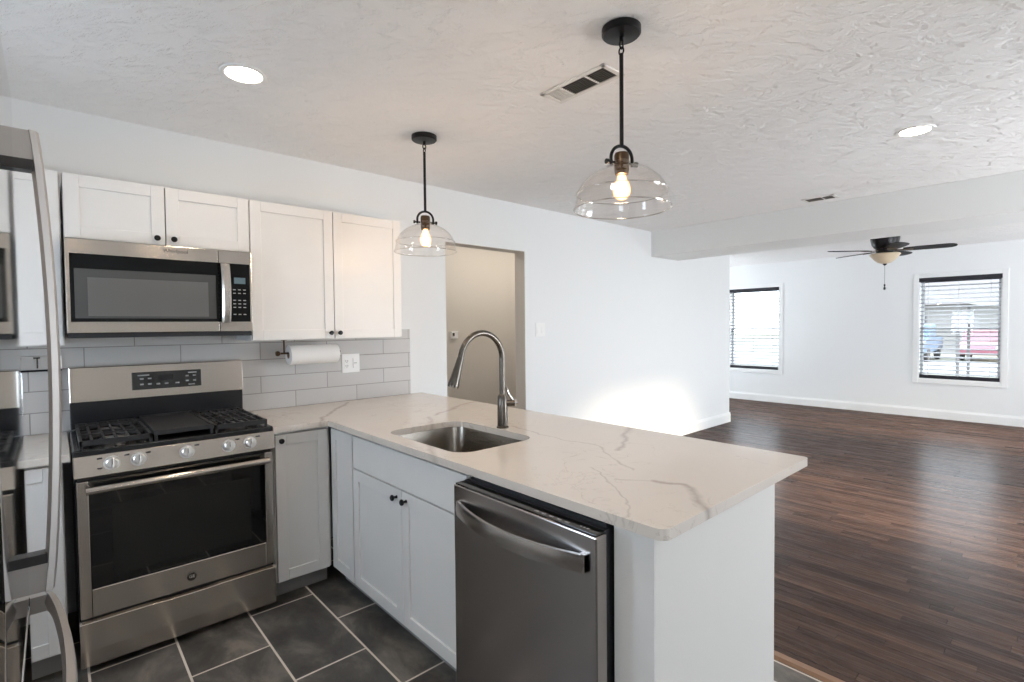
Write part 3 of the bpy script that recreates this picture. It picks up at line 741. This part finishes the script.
# ------------------------------------------------------------------ refrigerator
RY0, RY1 = -2.765, -2.143
fr = thing('refrigerator', (-0.5, (RY0+RY1)/2, 0), 'tall stainless refrigerator with curved bar handles at the picture edge', 'refrigerator')
MB().box(-0.86, -0.160, RY0+0.01, RY1-0.01, 0.03, 1.785).build('body', 'grey_plastic', fr, bevel=0.004)
MB().box(-0.80, -0.20, RY0+0.03, RY1-0.03, 0.0, 0.04).build('base', 'gasket', fr)
def fr_door(name, y0, y1, z0, z1):
    rows = []; n = 14
    m = MB()
    for k in range(n+1):
        y = y0 + (y1-y0)*k/n
        xf = -0.0835 - (0.006 if k in (0, n) else 0.0)
        rows.append([(-0.158, y, z0), (xf-0.006, y, z0), (xf, y, z0+0.006), (xf, y, z1-0.006), (xf-0.006, y, z1), (-0.158, y, z1)])
    m.sweep(rows); return m.build(name, 'fridge_steel', fr, smooth=True)
dA = fr_door('door', RY0, RY1, 0.979, 1.800)
dB = fr_door('upper_drawer', RY0, RY1, 0.520, 0.971); dC = fr_door('lower_drawer', RY0, RY1, 0.07, 0.510)
def fr_handle(par, yc):
    m = MB(); rows = []
    for k in range(33):
        t = k/32; z = 0.985 + 0.752*t; b = 0.020 + 0.017*math.sin(PI*t)**0.8; x = -0.0835 + b
        rows.append([(x, yc-0.014, z), (x+0.008, yc-0.011, z), (x+0.011, yc, z), (x+0.008, yc+0.011, z), (x, yc+0.014, z), (x-0.005, yc, z)])
    m.sweep(rows)
    m.box(-0.086, -0.056, yc-0.011, yc+0.011, 1.690, 1.7365).box(-0.086, -0.056, yc-0.011, yc+0.011, 0.9855, 1.032)
    h = m.build('handle', 'fridge_handle', par, smooth=True)
    for z0, z1 in ((1.673, 1.690), (1.032, 1.048)):
        MB().box(-0.0845, -0.060, yc-0.0125, yc+0.0125, z0, z1).build('mount_bracket', 'black_plastic', h)
fr_handle(dA, -2.212)
def drawer_handle(par, zc):
    m = MB(); rows = []
    for k in range(33):
        t = k/32; y = RY1-0.030 + (RY0-RY1+0.06)*t; b = 0.018 + 0.0235*math.sin(PI*t)**0.7; x = -0.0835 + b
        rows.append([(x, y, zc-0.016), (x+0.009, y, zc-0.012), (x+0.011, y, zc), (x+0.009, y, zc+0.012), (x, y, zc+0.016), (x-0.004, y, zc)])
    m.sweep(rows)
    for y in (RY1-0.034, RY0+0.034): m.box(-0.09, -0.062, y-0.008, y+0.008, zc-0.014, zc+0.014)
    m.build('handle', 'fridge_handle', par, smooth=True)
drawer_handle(dB, 0.951); drawer_handle(dC, 0.47)

# wall rail with hook left of the range
rl = thing('utensil_rail', (-0.10, -0.02, 1.25), 'slim stainless wall rail on the tiles between refrigerator and range', 'rail')
MB().box(-0.30, -0.018, -0.022, -0.009, 1.226, 1.292).build('rail_plate', 'knob_metal', rl, bevel=0.002)
for x in (-0.25, -0.105, -0.045): MB().box(x-0.003, x+0.003, -0.026, -0.021, 1.234, 1.286).box(x-0.014, x+0.010, -0.026, -0.021, 1.280, 1.287).build('hanger_slot', 'gunmetal', rl)
MB().box(-0.30, -0.018, -0.028, -0.009, 1.218, 1.2265).build('lower_edge', 'black_metal', rl)
hk = MB().tube([(-0.055, -0.016, 1.216), (-0.060, -0.018, 1.10), (-0.062, -0.02, 1.03), (-0.052, -0.022, 1.005), (-0.036, -0.022, 1.012), (-0.030, -0.02, 1.05), (-0.030, -0.018, 1.216)], 0.004, 8).build('hook_loop', 'steel_smooth', rl, smooth=True)

# ------------------------------------------------------------------ small items on the wall
ot = thing('outlet', (1.4715, -0.012, 1.17), 'white two gang outlet plate on the backsplash tiles', 'outlet')
MB().box(1.408, 1.535, -0.0145, -0.008, 1.106, 1.236).build('cover_plate', 'white_plastic', ot, bevel=0.002)
for x in (1.441, 1.502):
    d = MB().box(x-0.017, x+0.017, -0.0165, -0.0145, 1.137, 1.205).build('receptacle', 'white_plastic', ot, bevel=0.001)
    m = MB()
    if x < 1.47:
        for z in (1.155, 1.188): m.box(x-0.008, x-0.0055, -0.017, -0.0163, z-0.006, z+0.006).box(x+0.0055, x+0.008, -0.017, -0.0163, z-0.006, z+0.006).box(x-0.002, x+0.002, -0.017, -0.0163, z-0.013, z-0.009)
    else: m.box(x-0.011, x+0.011, -0.0168, -0.0163, 1.1695, 1.1725).box(x-0.017, x-0.0155, -0.017, -0.016, 1.137, 1.205)
    m.build('slots', 'ink_dark', d)
sw = thing('light_switch', (3.333, -0.003, 1.378), 'white two gang light switch plate beside the doorway', 'light switch')
MB().box(3.272, 3.394, -0.006, 0, 1.315, 1.442).build('cover_plate', 'white_plastic', sw, bevel=0.002)
for x in (3.302, 3.364):
    MB().prism([(-0.006, 1.345), (-0.010, 1.345), (-0.007, 1.412), (-0.006, 1.412)], 'x', x-0.016, x+0.016).build('rocker', 'white_plastic', sw, bevel=0.001)
th = thing('thermostat', (3.09, 1.04, 1.33), 'small white thermostat on the beige hall wall', 'thermostat')
MB().box(3.05, 3.135, 1.022, 1.05, 1.29, 1.366).build('case', 'white_plastic', th, bevel=0.005)
MB().box(3.062, 3.088, 1.0205, 1.0225, 1.318, 1.350).build('screen', 'gunmetal', th)

# paper towel holder under the cabinet, with its roll
RYC, RZC = -0.165, 1.252
RX = -0.028
ph = thing('paper_towel_holder', (1.0, RYC, ZB), 'bronze paper towel rod hanging below the tall wall cabinet', 'paper towel holder')
MB().tube([(0.985 + RX, RYC, RZC+0.012), (1.36 + RX, RYC, RZC+0.012)], 0.006, 12).build('rod', 'bronze_metal', ph, smooth=True)
MB().lathe([(0, -0.012), (0.013, -0.010), (0.016, 0), (0.012, 0.010), (0.006, 0.014), (0, 0.014)], (0.975 + RX, RYC, RZC+0.012), 'x', 18).build('end_knob', 'bronze_metal', ph, smooth=True)
m = MB(); m.tube([(1.012 + RX, RYC, RZC+0.012), (1.012 + RX, RYC, ZB-0.004)], 0.005, 10)
m.disc((1.012 + RX, RYC, ZB-0.005), 0.018, 0.005)
m.build('bracket', 'bronze_metal', ph, smooth=True)
pr = thing('paper_towel_roll', (1.18, RYC, RZC-0.055), 'white paper towel roll under the tall wall cabinet', 'paper towel roll')
MB().lathe([(0.021, 0), (0.057, 0), (0.059, 0.002), (0.059, 0.296), (0.057, 0.298), (0.021, 0.298), (0.021, 0)], (1.036 + RX, RYC, RZC), 'x', 40).build('paper', 'paper', pr, smooth=True)
MB().lathe([(0.0185, -0.001), (0.0208, -0.001), (0.0208, 0.299), (0.0185, 0.299), (0.0185, -0.001)], (1.036 + RX, RYC, RZC), 'x', 28).build('cardboard_core', 'strip_wood', pr, smooth=True)

# ------------------------------------------------------------------ ceiling fittings
def pendant(x, y, label):
    p = thing('pendant_light', (x, y, H), label, 'pendant light', 'glass pendants over the peninsula')
    MB().lathe([(0, -0.034), (0.018, -0.034), (0.066, -0.029), (0.071, -0.024), (0.071, -0.003), (0.066, 0), (0, 0)], (x, y, H), 'z', 36).build('canopy', 'black_metal', p, smooth=True)
    m = MB(); m.tube([(x, y, H-0.034), (x, y, H-0.052)], 0.008, 12)
    for k, zz in enumerate((H-0.062, H-0.084)):
        ring = []
        for q in range(17):
            a = 2*PI*q/16; ring.append((x + (0.010*math.cos(a) if k == 0 else 0), y + (0.010*math.cos(a) if k else 0), zz + 0.014*math.sin(a)))
        m.tube(ring, 0.003, 8)
    m.build('chain', 'black_metal', p, smooth=True)
    MB().tube([(x, y, H-0.094), (x, y, 2.075)], 0.0075, 12).build('stem', 'black_metal', p, smooth=True)
    # yoke
    a = math.radians(-20); ux, uy = math.cos(a), math.sin(a); m = MB(); yk = []
    for q in range(21):
        b = PI*q/20; yk.append((x + ux*0.046*math.cos(b), y + uy*0.046*math.cos(b), 2.030 + 0.046*math.sin(b)))
    yk = [(x+ux*0.046, y+uy*0.046, 2.005)] + yk + [(x-ux*0.046, y-uy*0.046, 2.005)]
    m.tube(yk, 0.0062, 10)
    for sg in (-1, 1):
        m.tube([(x+sg*ux*0.030, y+sg*uy*0.030, 2.014), (x+sg*ux*0.066, y+sg*uy*0.066, 2.014)], 0.0045, 10)
        m.tube([(x+sg*ux*0.058, y+sg*uy*0.058, 2.014), (x+sg*ux*0.068, y+sg*uy*0.068, 2.014)], 0.0095, 12)
    m.build('yoke', 'black_metal', p, smooth=True)
    MB().lathe([(0, 0.032), (0.024, 0.032), (0.027, 0.024), (0.027, -0.030), (0.024, -0.046), (0.020, -0.048), (0, -0.048)], (x, y, 2.018), 'z', 24).build('socket', 'bronze_metal', p, smooth=True)
    prof = [(0.030, 2.022), (0.034, 2.010), (0.048, 2.000), (0.080, 1.990), (0.112, 1.974), (0.140, 1.950), (0.157, 1.925), (0.163, 1.910), (0.168, 1.907), (0.1685, 1.902), (0.166, 1.898), (0.169, 1.882), (0.174, 1.858), (0.1785, 1.850), (0.1785, 1.846)]
    inner = [(r-0.003, z) for r, z in prof][::-1]
    MB().lathe([(r, z-1.9) for r, z in prof + [(0.1775, 1.8445), (0.175, 1.8445)] + inner[1:]], (x, y, 1.9), 'z', 56).build('glass_shade', 'shade_glass', p, smooth=True, label='clear glass dome shade')
    rb = MB()
    for rr, zz, q in ((0.1770, 1.8455, 0.0026), (0.1675, 1.9040, 0.0018)):
        rb.lathe([(rr + q*math.cos(2*PI*k/8), zz - 1.9 + q*math.sin(2*PI*k/8)) for k in range(9)], (x, y, 1.9), 'z', 56)
    rb.build('rim_bead', 'rim_glass', p, smooth=True)
    MB().lathe([(0, -0.142), (0.014, -0.139), (0.027, -0.128), (0.033, -0.112), (0.033, -0.098), (0.028, -0.080), (0.019, -0.064), (0.015, -0.050), (0, -0.048)], (x, y, 2.018), 'z', 24).build('bulb', 'bulb_glow', p, smooth=True, label='glowing warm bulb')
    light('bulb_light', 'POINT', (x, y, 1.915), 14.0, (1.0, 0.68, 0.40), shadow_soft_size=0.025)
    return p
pendant(1.557, -0.845, 'clear glass pendant light nearer the tall wall cabinet')
pendant(1.535, -2.218, 'clear glass pendant light over the dishwasher end of the peninsula')

def can(x, y, label):
    p = thing('recessed_light', (x, y, H), label, 'recessed light', 'recessed ceiling lights')
    MB().lathe([(0.070, -0.003), (0.074, -0.006), (0.090, -0.005), (0.094, 0.0), (0.070, 0.0), (0.070, -0.003)], (x, y, H), 'z', 40).build('trim_ring', 'white_plastic', p, smooth=True)
    MB().disc((x, y, H-0.003), 0.070, 0.002).build('lens', 'can_glow', p, label='glowing white lens')
can(0.592, -0.948, 'recessed ceiling light above the range side of the kitchen')
can(3.632, -2.722, 'recessed ceiling light between the near pendant and the beam')
can(3.632, -4.50, 'unseen recessed fill light towards the front door, added to brighten the beam')  # extra unseen can, put in to brighten the beam
can(0.15, -4.55, 'unseen recessed fill light in the rear kitchen corner, added for the low cabinet fronts')  # added unseen can, lifting the low cabinet fronts
can(0.59, -2.45, 'unseen recessed fill light behind the refrigerator, added to brighten the range front')  # added unseen can, warming the range and base cabinet fronts

def vent(x0, x1, y0, y1, secs, label):
    """secs: (fraction start, fraction end, slat material, backing) measured from y1 towards y0"""
    v = thing('ceiling_vent', ((x0+x1)/2, (y0+y1)/2, H), label, 'air vent')
    m = MB(); b = 0.022
    m.box(x0, x1, y0, y0+b, H-0.007, H).box(x0, x1, y1-b, y1, H-0.007, H).box(x0, x0+b, y0, y1, H-0.007, H).box(x1-b, x1, y0, y1, H-0.007, H)
    L = (y1-y0-2*b)
    for s0, s1, mt, bk in secs[1:]:
        yy = y1-b-L*s0; m.box(x0, x1, yy-0.005, yy+0.005, H-0.007, H)
    m.build('frame', 'vent_white', v, bevel=0.002)
    for s0, s1, mt, bk in secs:
        ya, yb = y1-b-L*s1, y1-b-L*s0
        g = MB().box(x0+b, x1-b, ya, yb, H-0.0018, H-0.0004).build('backing', bk, v)
        m = MB(); n = max(4, int((x1-x0-2*b)/0.0125))
        for k in range(n):
            xx = x0+b + (x1-x0-2*b)*(k+0.5)/n; tl = 0.0028
            m.prism([(xx-tl, H-0.0065), (xx-tl+0.0014, H-0.0065), (xx+tl, H-0.0012), (xx+tl-0.0014, H-0.0012)], 'y', ya, yb)
        m.build('louvres', mt, g)
    return v
vent(1.684, 1.832, -2.022, -1.648, [(0, 0.26, 'vent_white', 'vent_white'), (0.26, 0.70, 'vent_slat', 'vent_dark'), (0.70, 1.0, 'vent_slat', 'vent_dark')], 'white ceiling air vent beside the near pendant')
vent(4.880, 5.040, -1.962, -1.712, [(0, 0.62, 'vent_slat', 'grey_plastic'), (0.62, 1.0, 'vent_slat', 'grey_plastic')], 'small ceiling air vent close to the header beam')

# ceiling fan
FNX, FNY = 7.2, -1.843
fn = thing('ceiling_fan', (FNX, FNY, H), 'dark five blade ceiling fan with a bowl light beyond the beam', 'ceiling fan')
MB().lathe([(0, 0), (0.140, 0), (0.146, -0.02), (0.145, -0.06), (0.142, -0.12), (0.130, -0.18), (0.108, -0.215), (0.095, -0.228), (0, -0.228)], (FNX, FNY, H), 'z', 40).build('motor_housing', 'fan_dark', fn, smooth=True)
MB().lathe([(0, -0.222), (0.082, -0.222), (0.09, -0.235), (0.09, -0.262), (0.08, -0.276), (0, -0.276)], (FNX, FNY, H), 'z', 32).build('switch_housing', 'fan_dark', fn, smooth=True)
MB().lathe([(0, -0.274), (0.142, -0.286), (0.152, -0.294), (0.144, -0.304), (0.128, -0.328), (0.100, -0.362), (0.064, -0.390), (0.03, -0.402), (0, -0.404)], (FNX, FNY, H), 'z', 40).build('glass_bowl', 'alabaster', fn, smooth=True, label='cream alabaster glass bowl')
MB().lathe([(0, -0.398), (0.022, -0.400), (0.018, -0.414), (0.006, -0.424), (0, -0.428)], (FNX, FNY, H), 'z', 18).build('finial', 'fan_dark', fn, smooth=True)
m = MB(); m.tube([(FNX, FNY, H-0.412), (FNX, FNY, H-0.675)], 0.003, 6)
m.build('pull_chain', 'cord_grey', fn)
m = MB(); m.lathe([(0, 0.045), (0.007, 0.043), (0.011, 0.032), (0.007, 0.022), (0.004, 0.018), (0.010, 0.008), (0.014, -0.008), (0.009, -0.022), (0, -0.024)], (FNX, FNY, H-0.685), 'z', 12)
m.build('chain_fob', 'fan_dark', fn, smooth=True)
BZ = H - 0.250
a0 = math.radians(62.5)
for k in range(5):
    a = a0 + 2*PI*k/5; d = Vector((math.cos(a), math.sin(a), 0)); n = Vector((-math.sin(a), math.cos(a), 0))
    tilt = math.radians(-11); nn = n*math.cos(tilt) + Vector((0, 0, 1))*math.sin(tilt); up = d.cross(nn)
    C0 = Vector((FNX, FNY, BZ)); rows = []
    for r, w in ((0.17, 0.050), (0.20, 0.058), (0.32, 0.066), (0.46, 0.070), (0.56, 0.069), (0.605, 0.058), (0.632, 0.034), (0.640, 0.010)):
        c = C0 + d*r
        rows.append([tuple(c - nn*w - up*0.003), tuple(c + nn*w - up*0.003), tuple(c + nn*w + up*0.003), tuple(c - nn*w + up*0.003)])
    b = MB().sweep(rows).build('blade', 'fan_blade', fn)
    m = MB(); rows = []
    for r, w, z in ((0.08, 0.020, 0.002), (0.13, 0.014, -0.004), (0.17, 0.020, -0.006), (0.24, 0.045, -0.005), (0.26, 0.030, -0.005)):
        c = C0 + d*r + Vector((0, 0, z))
        rows.append([tuple(c - nn*w - up*0.004), tuple(c + nn*w - up*0.004), tuple(c + nn*w + up*0.002), tuple(c - nn*w + up*0.002)])
    m.sweep(rows).build('blade_iron', 'bronze_metal', b)

# ------------------------------------------------------------------ blinds
for i, (a, b) in enumerate(WIN):
    bl = thing('window_blind', (XF+0.03, (a+b)/2, WZ0), ('white slatted blind with dark rails, on the window by the wall corner' if i == 0 else 'white slatted blind with dark rails, on the window beside the ceiling fan'), 'blind', 'slatted blinds of the far wall')
    yA, yB = a+0.014, b-0.014
    MB().box(XF-0.012, XF+0.052, a+0.001, b-0.001, WZ1-0.060, WZ1-0.001).build('head_rail', 'blind_rail', bl, bevel=0.003)
    MB().box(XF+0.002, XF+0.050, yA, yB, WZ0+0.013, WZ0+0.066).build('bottom_rail', 'blind_rail', bl, bevel=0.003)
    m = MB(); n = 23
    for k in range(n):
        z = WZ0+0.085 + (WZ1-0.065-WZ0-0.085)*k/(n-1)
        m.prism([(XF+0.002, z-0.010), (XF+0.002, z-0.007), (XF+0.027, z+0.003), (XF+0.052, z+0.010), (XF+0.052, z+0.007), (XF+0.027, z+0.000)], 'y', yA, yB)
    m.build('slats', 'blind_slat', bl)
    m = MB()
    for y in (yA+0.10, (yA+yB)/2, yB-0.10):
        m.tube([(XF+0.000, y, WZ0+0.05), (XF+0.000, y, WZ1-0.05)], 0.0016, 6)
    m.build('ladder_cords', 'cord_grey', bl)
    MB().tube([(XF-0.008, yB-0.055, WZ1-0.05), (XF-0.008, yB-0.055, WZ1-0.50)], 0.004, 8).build('tilt_wand', 'grey_plastic', bl)

# ------------------------------------------------------------------ outdoors beyond the windows
GZ = -0.45
struct(MB().box(9.9, 120, -70, 70, GZ-0.1, GZ).build('ground', 'lawn'), 'pale lawn outside beyond the windows', 'lawn')
struct(MB().box(24, 31, -70, 70, GZ, GZ+0.02).build('ground_road', 'asphalt'), 'pale street outside beyond the windows', 'street')
def car(x, y, mat, label, pick=False):
    """parked vehicle pointing along X (seen end-on), front towards -X"""
    c = thing('car' if not pick else 'pickup_truck', (x, y, GZ), label, 'car' if not pick else 'truck')
    z = GZ
    prof = [(-2.1, .30), (-2.15, .62), (-1.95, .82), (-1.0, .95), (-.45, 1.42), (.95, 1.45), (1.65, 1.0), (2.1, .95), (2.15, .35)] if not pick else [(-2.5, .40), (-2.55, .95), (-1.2, 1.12), (-.7, 1.75), (.55, 1.78), (.75, 1.15), (2.6, 1.12), (2.6, .45)]
    MB().prism([(x+p, z+q) for p, q in prof], 'y', y-0.86, y+0.86).build('body', mat, c, bevel=0.08, seg=3)
    MB().prism([(x-0.93, z+.99), (x-.50, z+1.38), (x-.46, z+1.38), (x-.88, z+.97)] if not pick else [(x-1.17, z+1.15), (x-.74, z+1.7), (x-.70, z+1.7), (x-1.12, z+1.12)], 'y', y-0.70, y+0.70).build('windscreen', 'car_glass', c)
    for sx in (-1.35, 1.35):
        for sy in (-0.80, 0.80):
            MB().lathe([(0, -0.1), (0.30, -0.1), (0.33, -0.06), (0.33, 0.06), (0.30, 0.1), (0, 0.1)], (x+sx, y+sy, z+0.33), 'y', 20).build('wheel', 'tyre', c, smooth=True)
    for sy in (-0.62, 0.62): MB().box(x-(2.17 if not pick else 2.57), x-2.0, y+sy-0.15, y+sy+0.15, z+.58, z+.72).build('headlamp', 'white_plastic', c, bevel=0.02)
car(34.0, -0.45, 'car_red', 'reddish car parked outside, seen through the window by the fan')
car(31.5, 2.1, 'car_blue', 'pale blue pickup truck parked outside beyond the blinds', True)
hs = thing('house', (44, -2, GZ), 'pale neighbour house across the street with a porch', 'house')
MB().box(41, 50, -9, 6, GZ, 2.6).build('walls', 'siding', hs)
MB().prism([(40.2, 2.5), (50.8, 2.5), (45.5, 5.2)], 'y', -9.6, 6.6).build('roof', 'shingle', hs)
for y in (-6, -2.6, 3.6): MB().box(40.95, 41.02, y-0.6, y+0.6, 0.5, 1.9).build('window', 'car_glass', hs)
MB().box(40.95, 41.02, 0.5, 1.4, GZ+0.1, 1.7).build('door', 'post_white', hs)
cpn = thing('carport', (21, -1.6, GZ), 'white carport with slender posts outside the window by the fan', 'carport')
MB().prism([(-0.25, 2.20), (-0.25, 2.32), (-1.6, 1.98), (-4.6, 1.92), (-4.6, 1.80), (-1.6, 1.86)], 'x', 20.0, 22.5).build('canopy_roof', 'post_white', cpn)
for x in (20.1, 22.4):
    for y in (-0.98, -3.9): MB().box(x-0.04, x+0.04, y-0.04, y+0.04, GZ, 1.95).build('post', 'shingle', cpn)
tr = thing('tree', (24, 5.0, GZ), 'tree trunk and branches outside the window by the corner', 'tree')
m = MB(); m.tube([(22, 3.9, GZ), (22, 3.92, 1.0), (22.05, 3.85, 2.2), (22.0, 3.6, 3.4), (22.1, 3.5, 4.6)], [0.22, 0.17, 0.14, 0.10, 0.05], 12)
m.tube([(22.03, 3.88, 1.8), (22.0, 4.5, 2.8), (22.1, 5.0, 3.8)], [0.10, 0.07, 0.03], 10); m.tube([(22.03, 3.75, 2.7), (21.9, 3.0, 3.5), (21.8, 2.6, 4.4)], [0.09, 0.06, 0.03], 10)
m.build('trunk', 'bark', tr, smooth=True)
m = MB()
for k in range(700):
    c = Vector((22 + random.gauss(0, 0.9), 3.8 + random.gauss(0, 1.1), 4.4 + random.gauss(0, 0.7)))
    d1 = Vector((random.uniform(-1, 1), random.uniform(-1, 1), random.uniform(-1, 1))).normalized(); d2 = d1.orthogonal().normalized(); s_ = random.uniform(0.06, 0.13)
    vs = [m.bm.verts.new(c + d1*s_), m.bm.verts.new(c + d2*s_*0.5), m.bm.verts.new(c - d1*s_), m.bm.verts.new(c - d2*s_*0.5)]; m.bm.faces.new(vs)
m.build('foliage', 'leaf', tr)
